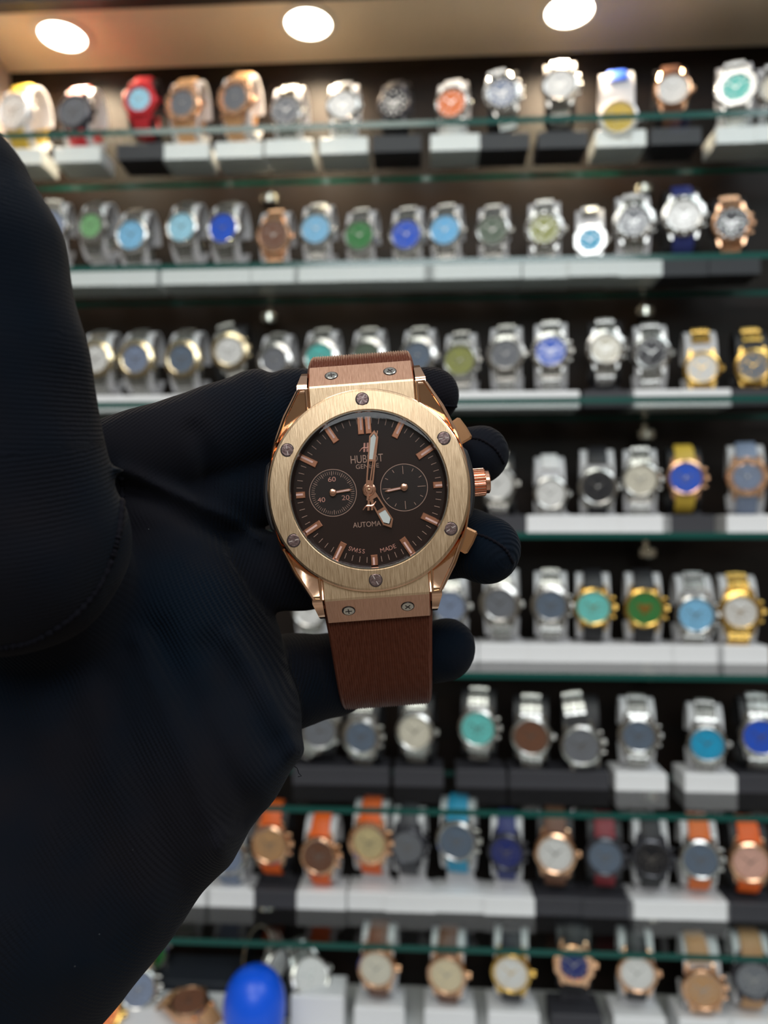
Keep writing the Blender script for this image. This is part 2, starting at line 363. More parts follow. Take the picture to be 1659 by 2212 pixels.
# crown and pushers
g = []
NT = 26
for i in range(NT * 6):
    a = 2 * PI * i / (NT * 6); g.append(((3.0 + .22 * math.tanh(2.2 * math.cos(NT * a))) * math.cos(a), (3.0 + .22 * math.tanh(2.2 * math.cos(NT * a))) * math.sin(a)))
MX = T(0, .1, -1.3) @ Matrix.Rotation(PI / 2, 4, 'Y')
mb = MB().prism(g, 23.4, 26.2, 0, MX, .2)
mb.lathe([(1.8, 21.5), (1.8, 22.9), (2.9, 22.9), (2.9, 23.5)], 40, 0, MX).lathe([(2.9, 26.1), (2.7, 26.2), (2.65, 27.0), (2.4, 27.2)], 40, 0, MX)
hp(mb, 'crown', ROSED)
for a, in ((29,), (-31.5,)):
    M = T(0, 0, -.6) @ rot(math.radians(a))
    pl = [(0, -2.7), (3.2, -2.85), (3.65, -2.4), (3.8, 0), (3.65, 2.4), (3.2, 2.85), (0, 2.7)]
    mb = MB().prism([(x + 22.2, y) for x, y in pl], -2.6, 2.2, 0, M, .45)
    hp(mb, 'pusher', GOLDB, ang=24)
# dial stack
ZD = 2.5
hp(MB().lathe([(.05, ZD), (16.9, ZD), (16.9, ZD - .4), (.05, ZD - .4)], 128, cap=False), 'dial', DIALM)
hp(MB().lathe([(16.75, ZD), (17.3, 4.9), (17.5, 4.9), (17.5, ZD)], 128, closed=True), 'flange', FLANGE)
hp(MB().lathe([(17.0, 5.05), (17.12, 5.35), (17.36, 5.35), (17.36, 4.9), (17.1, 4.9)], 128, closed=True), 'crystal_gasket', RINGM)
mb = MB()
for k in range(60):
    if k % 5: a = -k * PI / 30; mb.box((0, 15.45, ZD + .03), (.13, 1.25, .05), 0, rot(a))
hp(mb, 'minute_track', PRINT)
def marker(mb, M, L, w):
    mb.box((0, 0, .25), (w, L, .5), 0, M, .1)
    mb.box((w * .08, L * .1, .53), (w * .28, L * .72, .08), 1, M)
for k in range(12):
    a = -k * PI / 6
    if k == 0:
        for s_ in (-.86, .86): mb = MB(); marker(mb, T(s_, 14.4, ZD), 3.9, 1.35); hp(mb, 'hour_marker', [MARK, PINKL])
        continue
    if k in (3, 9): L, r = 2.1, 15.2
    elif k == 6: L, r = 2.3, 15.5
    else: L, r = 4.0, 14.9
    mb = MB(); marker(mb, rot(a) @ T(0, r, ZD), L, 1.5 if k not in (3, 9) else 1.45); hp(mb, 'hour_marker', [MARK, PINKL])
def ringmb(mb, cx, cy, r, w=.07, z=.04): return mb.lathe([(r - w, ZD), (r - w, ZD + z), (r + w, ZD + z), (r + w, ZD)], 96, 0, T(cx, cy), closed=True)
SDM = mat('subdial_brown', (.018, .012, .011), .35, 0, .2, .3)
for cx in (-8.05, 7.75):
    sd = hp(MB().lathe([(.05, ZD + .02), (5.2, ZD + .02), (5.2, ZD), (.05, ZD)], 80, 0, T(cx, 0), cap=False), 'subdial', SDM)
    mb = ringmb(MB(), cx, 0, 5.2)
    if cx < 0:
        for k in range(60): big = k % 5 == 0; mb.box((0, 4.42 - (.1 if big else 0), ZD + .04), (.12 if big else .08, .95 if big else .7, .04), 0, T(cx, 0) @ rot(-k * PI / 30))
    else:
        for k in range(12):
            if k % 3 == 0: mb.box((0, 3.9, ZD + .04), (.12, 1.8, .04), 0, T(cx, 0) @ rot(-k * PI / 6))
            elif k: mb.box((0, 4.3, ZD + .04), (.12, .7, .04), 0, T(cx, 0) @ rot(-k * PI / 6))
    hp(mb, 'subdial_scale', PRINT, sd)
    ang, = ((84.7,) if cx < 0 else (262.3,))
    M = T(cx, 0, ZD) @ rot(-math.radians(ang))
    mb = MB().lathe([(.78, .5), (.78, .8), (.6, .9), (.15, .9)], 32, 0, M).prism([(-.27, .5), (.27, .5), (.30, 3.7), (0, 4.4), (-.30, 3.7)], .55, .72, 0, M)
    mb.prism([(-.12, .9), (.12, .9), (.14, 3.6), (0, 3.9), (-.14, 3.6)], .72, .76, 1, M)
    hp(mb, 'subdial_hand', [ROSED, PINKL], sd)
# lettering
def text(body, size, x, y, width=None, name='lettering', m=PRINT, parent=HW, a=0., z=ZD + .03, bold=0.):
    c = bpy.data.curves.new('t', 'FONT'); c.body = body; c.size = 1; c.align_x = 'CENTER'; c.align_y = 'CENTER'; c.extrude = .02; c.offset = bold
    t = bpy.data.objects.new('t', c); COL.objects.link(t); bpy.context.view_layer.update()
    me = bpy.data.meshes.new_from_object(t.evaluated_get(bpy.context.evaluated_depsgraph_get())); bpy.data.objects.remove(t)
    co = np.empty(len(me.vertices) * 3); me.vertices.foreach_get('co', co); co = co.reshape(-1, 3)
    lo, hi = co.min(0), co.max(0); mid = (lo + hi) / 2; co -= mid
    sy = size / (hi[1] - lo[1]); sxx = width / (hi[0] - lo[0]) if width else sy
    ca, sa = math.cos(a), math.sin(a); X = co[:, 0] * sxx; Yv = co[:, 1] * sy
    co = np.stack([x + X * ca - Yv * sa, y + X * sa + Yv * ca, z + co[:, 2] * 1.0], 1) * .001
    me.vertices.foreach_set('co', co.astype(np.float32).ravel()); me.update(); me.materials.append(m)
    o = bpy.data.objects.new(name, me); COL.objects.link(o); o.parent = parent; return o
text('HUBLOT', 1.75, 0.0, 7.0, 7.2, 'brand_lettering')
text('GENEVE', 1.0, 0.0, 5.35, 5.1, 'city_lettering')
for a_, t_ in ((0, '60'), (115, '20'), (243, '40')):
    text(t_, 1.05, -8.05 + 3.0 * math.sin(math.radians(a_)), 3.0 * math.cos(math.radians(a_)), 1.7, 'subdial_numeral', PRINTR)
text('AUTOMATIC', 1.15, 0.05, -7.5, 8.4, 'movement_lettering')
for body, a0, st in (('SWISS', 202.5, (0, 4.0, 7.0, 9.6, 13.0)), ('MADE', 172.0, (0, 4.3, 8.2, 12.0))):
    grp = None
    o = bpy.data.objects.new('made_lettering', None)
    parts = MB()
    for q, chh in enumerate(body):
        aa = math.radians(a0 - st[q])
        r = 13.6
        t_ = text(chh, .95, r * math.sin(aa), r * math.cos(aa), None if chh != 'I' else None, 'tmp', PRINT, HW, -(aa - PI))
        me = t_.data; parts.add([tuple(v.co * 1000) for v in me.vertices], [tuple(p.vertices) for p in me.polygons]); bpy.data.objects.remove(t_)
    hp(parts, 'origin_lettering', PRINTR)
def hlogo(M, s, th, mb, z0, z1, tail=1):
    k = .20 * s
    mb.prism([(-.52 * s, -s), (-.52 * s + 2 * k, -s), (-.30 * s + 2 * k, s), (-.30 * s, s)], z0, z1, 0, M)
    mb.prism([(.18 * s, -s), (.18 * s + 2 * k, -s), (.40 * s + 2 * k, s), (.40 * s, s)], z0, z1, 0, M)
    pts = []
    for t in np.linspace(0, 1, 14):
        x = (-1.35 + 2.6 * t) * s; y = (-.85 + 1.5 * (t ** 1.0) + .32 * math.sin(2 * PI * t) ) * s; pts.append((x, y, (z0 + z1) / 2))
    mb.tube(pts, [th * (.6 + .6 * math.sin(PI * i / 13)) for i in range(14)], 6, 0, False, M)
    return mb
hp(hlogo(T(-.15, 9.5, ZD), 1.0, .13, MB(), .0, .12), 'logo_emblem', PRINTR)
# hands
def hand(name, ang, w0, w1, r0, rt, tip, cut, lume, z, hub):
    M = T(0, 0, 0) @ rot(-math.radians(ang)); t = .34
    def w(r): return w0 + (w1 - w0) * (r - r0) / (rt - r0)
    mb = MB().lathe([(hub, z - .25), (hub, z), (hub - .12, z + .08), (.2, z + .08)], 40, 0, M)
    for s_ in (1, -1):
        mb.prism([(s_ * w(r0), r0), (s_ * w(rt), rt), (s_ * (w(rt) - t), rt - .15), (s_ * (w(r0) - t), r0)], z - .1, z + .1, 0, M)
        mb.prism([(s_ * w(rt), rt), (0, tip), (0, tip - .75), (s_ * (w(rt) - t), rt - .15)], z - .1, z + .1, 0, M)
    mb.prism([(-w0, r0 - .1), (w0, r0 - .1), (w(cut[0]) - .1, cut[0]), (-w(cut[0]) + .1, cut[0])], z - .1, z + .09, 0, M)
    mb.prism([(-w(cut[1]) + .1, cut[1]), (w(cut[1]) - .1, cut[1]), (w(lume[0]) - .1, lume[0] + .25), (-w(lume[0]) + .1, lume[0] + .25)], z - .1, z + .09, 0, M)
    o = hp(mb, name, ROSED, ang=20)
    ww = w(rt) - t + .02; wb = w(lume[0]) - t + .02
    hp(MB().prism([(-wb, lume[0]), (wb, lume[0]), (ww, lume[1] - .6), (0, lume[1] + .35), (-ww, lume[1] - .6)], z - .08, z + .03, 0, M), 'lume', LUME, o)
hand('hour_hand', 153.6, 1.0, 1.28, .8, 8.2, 9.7, (2.2, 4.9), (5.3, 8.3), ZD + .75, 1.5)
hand('minute_hand', 9.3, .8, 1.0, .8, 11.8, 13.2, (2.1, 6.3), (6.5, 12.0), ZD + 1.25, 1.28)
z = ZD + 1.75; M = rot(-math.radians(12.4))
mb = MB().lathe([(.92, z - .25), (.92, z + .05), (.75, z + .12), (.1, z + .12)], 40, 0, M).prism([(-.16, .5), (.16, .5), (.1, 13.1), (-.1, 13.1)], z - .08, z + .08, 0, M)
mb.prism([(-.22, -2.4), (.22, -2.4), (.3, 0), (-.3, 0)], z - .08, z + .08, 0, M)
hlogo(T(-.1, -3.4, z) @ rot(math.radians(0)), 1.15, .2, mb, -.09, .09)
hp(mb, 'second_hand', ROSED, ang=20)
mb = MB().lathe([(.25, z + .1), (.25, z + .3), (.1, z + .35)], 20); hp(mb, 'hand_pin', GOLDB)
hp(MB().lathe([(.05, 5.25), (16, 5.25), (17.1, 5.05), (17.1, 4.9), (.05, 4.9)], 96, cap=False), 'crystal', CRYSTAL)
# strap: closed ribbed loop
path = [(26.5, -3.2), (29.5, -4.8), (31.8, -8), (32.8, -13), (32.9, -20), (32.5, -30), (31, -40), (26, -49), (16, -55.5), (0, -58), (-18, -57.5), (-34, -54), (-46, -47), (-52, -38), (-53.8, -29), (-52, -22), (-48, -17), (-42, -12.5), (-35, -8.0), (-30, -5.0), (-26.5, -3.2)]
def catmull(P, n):
    P = [Vector(p) for p in P]; out = []
    for i in range(len(P) - 1):
        a, b, c, d = P[max(i - 1, 0)], P[i], P[i + 1], P[min(i + 2, len(P) - 1)]
        for k in range(n):
            t = k / n; out.append(.5 * ((2 * b) + (c - a) * t + (2 * a - 5 * b + 4 * c - d) * t * t + (3 * b - a - 3 * c + d) * t ** 3))
    out.append(P[-1]); return out
pp = catmull(path, 7); L = len(pp); NX = 240
vs = []; nr = NX + 1
for k, p in enumerate(pp):
    t = (pp[min(k + 1, L - 1)] - pp[max(k - 1, 0)]).normalized(); nv = Vector((-t.y, t.x))
    if nv.dot(p - Vector((-8, -28))) < 0: nv = -nv
    f = k / (L - 1); hw = 12.6 - 1.6 * math.sin(PI * f) ** .8
    for i in range(NX + 1):
        u = -1 + 2 * i / NX; x = u * hw
        rb = .17 * math.sin(2 * PI * x / .56) if abs(u) < .93 else 0
        ed = -1.0 * max(0, (abs(u) - .93) / .07) ** 2
        q = p + nv * (1.0 + rb + ed); vs.append((x, q.x, q.y))
    for i in range(NX + 1):
        x = (1 - 2 * i / NX) * hw; q = p - nv * 1.0; vs.append((x, q.x, q.y))
ns = 2 * (NX + 1); fs = []
for k in range(L - 1):
    for i in range(ns): j = (i + 1) % ns; fs.append((k * ns + i, k * ns + j, (k + 1) * ns + j, (k + 1) * ns + i))
fs += [tuple(range(ns)), tuple(range(L * ns - 1, (L - 1) * ns - 1, -1))]
hp(MB().add(vs, fs), 'strap', STRAP, ang=60)

# ------------------------------------------------------------------ gloved hand (implicit surface)
def c3(px, py, d):       # camera space mm: x right, y up, z depth
    return np.array([(px - 829.5) / FPX * d * 1000, (1106 - py) / FPX * d * 1000, d * 1000])
chains = [  # (list of (px,py,depth,radius mm)), blend k
    ('index', [(230, 1010, .168, 11.0), (400, 955, .176, 11.0), (560, 905, .184, 12.0), (650, 880, .189, 9.6), (800, 868, .189, 7.6), (935, 852, .186, 6.9)], 3.0),
    ('middle', [(420, 1090, .180, 10), (620, 1045, .186, 8.6), (850, 1010, .187, 8.0), (980, 990, .183, 7.2), (1037, 983, .178, 6.9)], 1.3),
    ('ring', [(430, 1240, .180, 11), (650, 1235, .184, 9.6), (880, 1190, .186, 8.6), (1010, 1172, .180, 7.9), (1052, 1188, .174, 8.1)], 1.3),
    ('pinky', [(500, 1480, .182, 11), (640, 1468, .192, 12.0), (720, 1455, .196, 10.6), (790, 1436, .197, 8.8), (870, 1418, .195, 8.0), (962, 1402, .185, 7.6)], 1.3),
    ('palm', [(330, 1130, .184, 16), (400, 1250, .182, 17), (470, 1400, .181, 15.5), (520, 1520, .176, 13.0)], 9.0),
    ('palm2', [(300, 1150, .172, 14), (330, 1350, .172, 22), (330, 1600, .170, 26), (170, 1830, .163, 23.5)], 9.0),
    ('heel', [(560, 1570, .175, 8.2), (470, 1620, .170, 17), (345, 1760, .165, 18), (180, 1950, .160, 19.5), (-20, 2165, .156, 21), (-420, 2540, .150, 27)], 7.0),
    ('wrist', [(150, 1500, .165, 24), (-60, 1900, .158, 32), (-420, 2350, .150, 36)], 9.0),
    ('thumb', [(20, 1165, .132, 20.5), (-30, 1000, .129, 19.5), (-64, 780, .127, 19.0), (-105, 560, .125, 18.2), (-150, 445, .124, 16.8)], 1.6),
    ('thenar', [(40, 1180, .142, 17), (150, 1330, .160, 19)], 2.0),
]
H = 1.05
gx = np.arange(-172, 46, H); gy = np.arange(-175, 84, H); gz = np.arange(84, 232, H)
GX, GY, GZ = np.meshgrid(gx, gy, gz, indexing='ij', sparse=False)
GX = GX.astype(np.float32); GY = GY.astype(np.float32); GZ = GZ.astype(np.float32)
def capsule(X, Y, Z, a, b, ra, rb):
    ba = b - a; L2 = float(ba @ ba)
    t = np.clip(((X - a[0]) * ba[0] + (Y - a[1]) * ba[1] + (Z - a[2]) * ba[2]) / L2, 0, 1)
    d = np.sqrt((X - a[0] - t * ba[0]) ** 2 + (Y - a[1] - t * ba[1]) ** 2 + (Z - a[2] - t * ba[2]) ** 2) - (ra + t * (rb - ra))
    return d, t * math.sqrt(L2)
def smin(a, b, k):
    h = np.clip(.5 + .5 * (b - a) / k, 0, 1); return b * (1 - h) + a * h - k * h * (1 - h)
folds = [  # image polyline, amplitude mm (+ ridge, - crease), width px
    ([(262, 1015), (380, 1065), (500, 1120), (560, 1165)], 2.0, 9), ([(270, 1050), (380, 1110), (490, 1170)], -1.8, 14),
    ([(420, 930), (445, 985), (455, 1060)], -1.6, 16), ([(585, 800), (592, 860), (600, 930)], -1.1, 10),
    ([(300, 1380), (370, 1560), (430, 1720), (480, 1850)], 1.6, 16), ([(345, 1370), (430, 1560), (520, 1720)], -1.6, 20),
    ([(500, 1380), (560, 1480), (640, 1620)], 1.5, 15), ([(455, 1400), (530, 1520), (590, 1640)], -1.4, 22),
    ([(200, 1500), (260, 1750), (330, 1980)], 1.2, 26), ([(240, 1480), (320, 1720), (400, 1900)], -1.2, 24),
    ([(640, 1625), (600, 1650)], 1.6, 20), ([(492, 1815), (470, 1840)], 1.8, 20), ([(545, 1745), (520, 1770)], -1.3, 16),
    ([(90, 1520), (120, 1800), (180, 2080)], 1.0, 30)]
def sdf(X, Y, Z):
    D = None
    order = ['palm', 'palm2', 'heel', 'wrist', 'index', 'middle', 'ring', 'pinky', 'thenar', 'thumb']
    ch = {c[0]: c for c in chains}
    for nme in order:
        _, pts, k = ch[nme]; d = None
        for (p, q) in zip(pts[:-1], pts[1:]):
            dd, _t = capsule(X, Y, Z, c3(*p[:3]), c3(*q[:3]), p[3], q[3])
            d = dd if d is None else smin(d, dd, 1.2)
        D = d if D is None else smin(D, d, k)
    PX = X / Z * FPX + 829.5; PY = 1106 - Y / Z * FPX
    disp = np.zeros_like(D)
    for poly, amp, w in folds:
        dm = None
        for (x0, y0), (x1, y1) in zip(poly[:-1], poly[1:]):
            bx, by = x1 - x0, y1 - y0; t = np.clip(((PX - x0) * bx + (PY - y0) * by) / (bx * bx + by * by), 0, 1)
            q = (PX - x0 - t * bx) ** 2 + (PY - y0 - t * by) ** 2; dm = q if dm is None else np.minimum(dm, q)
        disp += amp * np.exp(-dm / (2 * w * w))
    disp += .35 * np.sin(X * .21 + Y * .11) * np.sin(Y * .17 + Z * .2)
    return D - disp * (np.abs(D) < 12)
VAL = sdf(GX, GY, GZ).astype(np.float32)
VAL[0], VAL[-1], VAL[:, 0], VAL[:, -1], VAL[:, :, 0], VAL[:, :, -1] = 5, 5, 5, 5, 5, 5
def surface_nets(V, ox, oy, oz, h):
    ins = V < 0; nx, ny, nz = V.shape
    acc = np.zeros((nx - 1, ny - 1, nz - 1, 3), np.float32); cnt = np.zeros((nx - 1, ny - 1, nz - 1), np.float32)
    for ax in range(3):
        sl0 = [slice(None)] * 3; sl1 = [slice(None)] * 3; sl0[ax] = slice(0, -1); sl1[ax] = slice(1, None)
        A, B = V[tuple(sl0)], V[tuple(sl1)]; cr_ = (A < 0) != (B < 0)
        t = np.where(cr_, A / (A - B + 1e-12), 0)
        o1, o2 = [a for a in range(3) if a != ax]
        for e1 in (0, 1):
            for e2 in (0, 1):
                s = [slice(None)] * 3
                s[o1] = slice(e1, V.shape[o1] - 1 + e1); s[o2] = slice(e2, V.shape[o2] - 1 + e2)
                c_ = cr_[tuple(s)]; tt = t[tuple(s)]
                acc[..., ax] += c_ * tt; acc[..., o1] += c_ * e1; acc[..., o2] += c_ * e2; cnt += c_
    act = cnt > 0; idx = -np.ones(cnt.shape, np.int64); idx[act] = np.arange(act.sum())
    I = np.argwhere(act); P = (I + acc[act] / cnt[act][:, None]) * h + np.array([ox, oy, oz])
    faces = []
    for ax in range(3):
        sl0 = [slice(None)] * 3; sl1 = [slice(None)] * 3; sl0[ax] = slice(0, -1); sl1[ax] = slice(1, None)
        A, B = ins[tuple(sl0)], ins[tuple(sl1)]; E = np.argwhere(A != B); flip = A[tuple(E.T)]
        o1, o2 = (ax + 1) % 3, (ax + 2) % 3
        ok = (E[:, o1] > 0) & (E[:, o2] > 0) & (E[:, o1] < V.shape[o1] - 1) & (E[:, o2] < V.shape[o2] - 1); E = E[ok]; flip = flip[ok]
        def g(d1, d2):
            Q = E.copy(); Q[:, o1] -= d1; Q[:, o2] -= d2; return idx[tuple(Q.T)]
        q = np.stack([g(1, 1), g(0, 1), g(0, 0), g(1, 0)], 1); q[~flip] = q[~flip][:, ::-1]; faces.append(q)
    return P, np.concatenate(faces)
HP, HF = surface_nets(VAL, gx[0], gy[0], gz[0], H)
X, Y_, Z_ = HP[:, 0], HP[:, 1], HP[:, 2]
# rib coordinates follow the nearest finger
best = np.full(len(HP), 1e9); rib = np.zeros((len(HP), 3)); acc_w = np.zeros(len(HP)); 
for nme, pts, k in chains:
    s0 = 0
    for p, q in zip(pts[:-1], pts[1:]):
        a, b = c3(*p[:3]), c3(*q[:3]); d, t = capsule(X, Y_, Z_, a, b, p[3], q[3])
        L_ = np.linalg.norm(b - a); ax = (b - a) / L_; al = (X - a[0]) * ax[0] + (Y_ - a[1]) * ax[1] + (Z_ - a[2]) * ax[2] + s0
        cr2 = np.cross(ax, [0, 0, 1.]); cr2 /= np.linalg.norm(cr2); ac = (X - a[0]) * cr2[0] + (Y_ - a[1]) * cr2[1]
        if nme in ('index',): u = ac + al * .35
        elif nme in ('middle', 'ring', 'pinky'): u = al * .8 + ac * .25
        elif nme == 'thumb': u = al + ac * .15
        else: u = X * .88 + Y_ * .47
        m = d < best; best[m] = d[m]; rib[m, 0] = u[m]; rib[m, 1] = (al - ac * .3)[m] if nme in ('index', 'middle', 'ring', 'pinky', 'thumb') else (X * .47 - Y_ * .88)[m]; s0 += L_
hand_o = cam(400, 1350, .175)
Mi = (Matrix.Translation(-hand_o))
WP = np.array(EYE)[None] + (X[:, None] * np.array(R) + Y_[:, None] * np.array(U) + Z_[:, None] * np.array(F)) * .001 - np.array(hand_o)[None]
me = bpy.data.meshes.new('gloved_hand')
me.vertices.add(len(WP)); me.vertices.foreach_set('co', WP.astype(np.float32).ravel())
me.loops.add(len(HF) * 4); me.loops.foreach_set('vertex_index', HF.astype(np.int32).ravel())
me.polygons.add(len(HF)); me.polygons.foreach_set('loop_start', np.arange(0, len(HF) * 4, 4, dtype=np.int32))
me.update(calc_edges=True); me.validate()
me.polygons.foreach_set('use_smooth', [True] * len(me.polygons))
at_ = me.attributes.new('rib', 'FLOAT_VECTOR', 'POINT'); at_.data.foreach_set('vector', rib.astype(np.float32).ravel())
me.materials.append(GLOVE)
HAND = bpy.data.objects.new('gloved_hand', me); COL.objects.link(HAND); HAND.location = hand_o
sm = HAND.modifiers.new('smooth', 'SMOOTH'); sm.factor = .5; sm.iterations = 2
tag(HAND, "person's hand in a black knit glove, palm forward, fingers curled around the rose gold watch", 'hand')
def surf(px, py, off=0.):       # first glove surface point along the view ray
    zs = np.linspace(90, 225, 1400); x = (px - 829.5) / FPX * zs; y = (1106 - py) / FPX * zs
    v = sdf(x, y, zs); k = np.argmax(v < 0)
    return None if not (v < 0).any() else Vector(cam(px, py, (zs[k] - off) / 1000)) - hand_o
def seam(name, poly, r, off, wav=.5, n=14, label=None):
    P = catmull(poly, n); pts = []
    for i, p in enumerate(P):
        q = surf(p.x, p.y, off + wav * .25 * math.sin(i * 1.9))
        if q is not None: pts.append(q * 1000)
    if len(pts) < 3: return
    rr = [r * (1 + .35 * math.sin(i * 2.3)) for i in range(len(pts))]
    o = MB().tube(pts, rr, 7).build(name, SEAM, HAND, .001, 80)
    if label: o['label'] = label
seam('thumb_seam', [(262, 1030), (262, 1100), (250, 1180), (212, 1270), (150, 1338), (70, 1385), (0, 1400)], .6, .2, label='dark stitched seam around the thumb base')
seam('finger_seam', [(1000, 948), (1035, 948), (1070, 970), (1088, 1000)], .35, 0)
seam('finger_seam', [(1010, 1150), (1050, 1160), (1090, 1185), (1108, 1215)], .35, 0)
seam('finger_seam', [(905, 868), (945, 875), (985, 878)], .3, 0)
q = cam(640, 1652, .172) - hand_o
pts = [(q + (R * a + U * b) * .001) * 1000 for a, b in ((-2.5, .5), (-1, 0), (.2, -.8), (.6, -2), (1.2, -2.6), (.4, -2.8))]
MB().tube(pts, .09, 6).build('loose_thread', SEAM, HAND, .001)

# ------------------------------------------------------------------ displayed watches and stands
C = {'silver': (.52, .52, .50), 'gold': (.85, .55, .15), 'rose gold': (.86, .52, .32), 'dark': (.05, .05, .06), 'red': (.55, .02, .03), 'two-tone': (.66, .56, .36), 'white': (.75, .75, .75),
     'grey': (.16, .17, .19), 'black': (.012, .012, .015), 'blue': (.02, .10, .62), 'ice blue': (.35, .68, .85), 'light blue': (.22, .52, .78), 'sky blue': (.16, .50, .85), 'teal': (.10, .52, .48), 'turquoise': (.16, .62, .58), 'green': (.03, .20, .05),
     'light green': (.20, .45, .20), 'olive': (.28, .30, .08), 'grey-green': (.10, .14, .10), 'cream': (.70, .66, .54), 'orange': (.75, .16, .02), 'bright orange': (.85, .13, .01), 'yellow': (.62, .42, .05), 'brown': (.16, .07, .04), 'tan': (.50, .28, .13),
     'champagne': (.62, .50, .26), 'navy': (.02, .03, .16), 'blue-grey': (.20, .25, .36), 'cyan': (.02, .35, .60), 'burgundy': (.22, .02, .03), 'pink': (.70, .40, .32), 'silver-white': (.72, .72, .70), 'slate': (.12, .16, .22), 'cream-gold': (.7, .6, .4)}
def metal(c): return mat('metal_' + c.replace(' ', '_'), C[c], .2, 1. if c not in ('dark', 'red', 'white') else .3)
def dialm(c): return mat('face_' + c.replace(' ', '_'), C[c], .45, 0, .15, .3)
def strapm(c): return mat('band_' + c.replace(' ', '_'), C[c], .5)
CACHE = {}
def cached(key, fn):
    if key not in CACHE: CACHE[key] = fn()
    return CACHE[key]
def inst(name, key, fn, mats, parent):
    base = cached(key, fn)
    k2 = key + tuple(m.name for m in mats)
    if k2 not in CACHE:
        me = base.copy(); me.materials.clear()
        for m in mats: me.materials.append(m)
        CACHE[k2] = me
    o = bpy.data.objects.new(name, CACHE[k2]); COL.objects.link(o); o.parent = parent; return o
def ell(a, b, cy, cz, t): return (cy + a * math.sin(t), cz + b * math.cos(t))
def mk_case():
    mb = MB().lathe([(17, -9.5), (19.5, -8), (20, -4), (19.6, -1.6), (18, -1.2)], 48)
    for sx_ in (1, -1):
        for sy in (1, -1):
            mb.prism([(sx_ * 9.5, sy * 12), (sx_ * 15.5, sy * 12), (sx_ * 13.2, sy * 22), (sx_ * 10, sy * 23)], -8.5, -3, ch=.8)
    return mb.mesh('case')
def mk_bezel(st):
    mb = MB()
    if st == 'oct':
        P = [(20.6 * math.sin(PI / 8 + k * PI / 4), 20.6 * math.cos(PI / 8 + k * PI / 4)) for k in range(8)]
        Q = inset(P, .9); I = [(15 * math.sin(PI / 8 + k * PI / 4), 15 * math.cos(PI / 8 + k * PI / 4)) for k in range(8)]
        mb.add([(x, y, -1.6) for x, y in P] + [(x, y, -.2) for x, y in P] + [(x, y, .6) for x, y in Q] + [(x, y, .6) for x, y in I] + [(x, y, -1) for x, y in I],
               [(a * 8 + i, a * 8 + (i + 1) % 8, (a + 1) * 8 + (i + 1) % 8, (a + 1) * 8 + i) for a in range(4) for i in range(8)])
        for k in range(8):
            a = k * PI / 4; mb.lathe([(.9, .5), (.9, 1.0), (.6, 1.1)], 10, 0, T(17.4 * math.sin(a), 17.4 * math.cos(a)))
    elif st == 'diver':
        mb.lathe([(15, -1), (15, .5), (16, .9), (19.2, -.2), (20.3, -.5), (20.3, -1.6)], 60, closed=True)
        for k in range(12): a = k * PI / 6; mb.box((0, 17.6, .5), (.7 if k else 2.2, 2, .35), 0, rot(a))
    else:
        mb.lathe([(16, -1), (16, .5), (17, 1.0), (19, .1), (19.8, -1.6)], 60, closed=True)
    return mb.mesh('bezel')
def mk_dial(r): return MB().lathe([(.05, -.7), (r, -.7), (r, -1.4), (.05, -1.4)], 48, cap=False).mesh('dial')
def mk_marks(r, ch):
    mb = MB()
    for k in range(12): mb.box((0, r - 2.2, -.5), (.8, 2.6, .3), 0, rot(k * PI / 6))
    for a, w, l in ((-.9, 1.0, 7.5), (.95, .8, 10.5), (2.6, .3, 12)): mb.prism([(-w / 2, -1.5), (w / 2, -1.5), (w / 3, l), (-w / 3, l)], -.45, -.2, 0, rot(a))
    mb.lathe([(1, -.6), (1, -.1), (.5, 0)], 12)
    if ch:
        for x, y in ((-6, 0), (6, 0), (0, -6)): mb.lathe([(3.2, -.65), (3.2, -.5), (3.7, -.5), (3.7, -.65)], 24, 0, T(x, y), closed=True)
    return mb.mesh('hands')
def mk_crown(ch):
    MX = T(0, 0, -5) @ Matrix.Rotation(PI / 2, 4, 'Y')
    mb = MB().prism([((2.7 + .25 * math.cos(12 * a)) * math.cos(a), (2.7 + .25 * math.cos(12 * a)) * math.sin(a)) for a in np.linspace(0, 2 * PI, 72, endpoint=False)], 19, 23.5, 0, MX, .4)
    if ch:
        for y in (9.5, -9.5): mb.lathe([(1.7, 14), (1.7, 21), (1.3, 21.6)], 16, 0, T(0, y, -5) @ Matrix.Rotation(PI / 2, 4, 'Y'))
    return mb.mesh('crown')
LA, LB, LZ = 36, 21, -22       # strap loop ellipse (y, z semi axes) centred at z = LZ
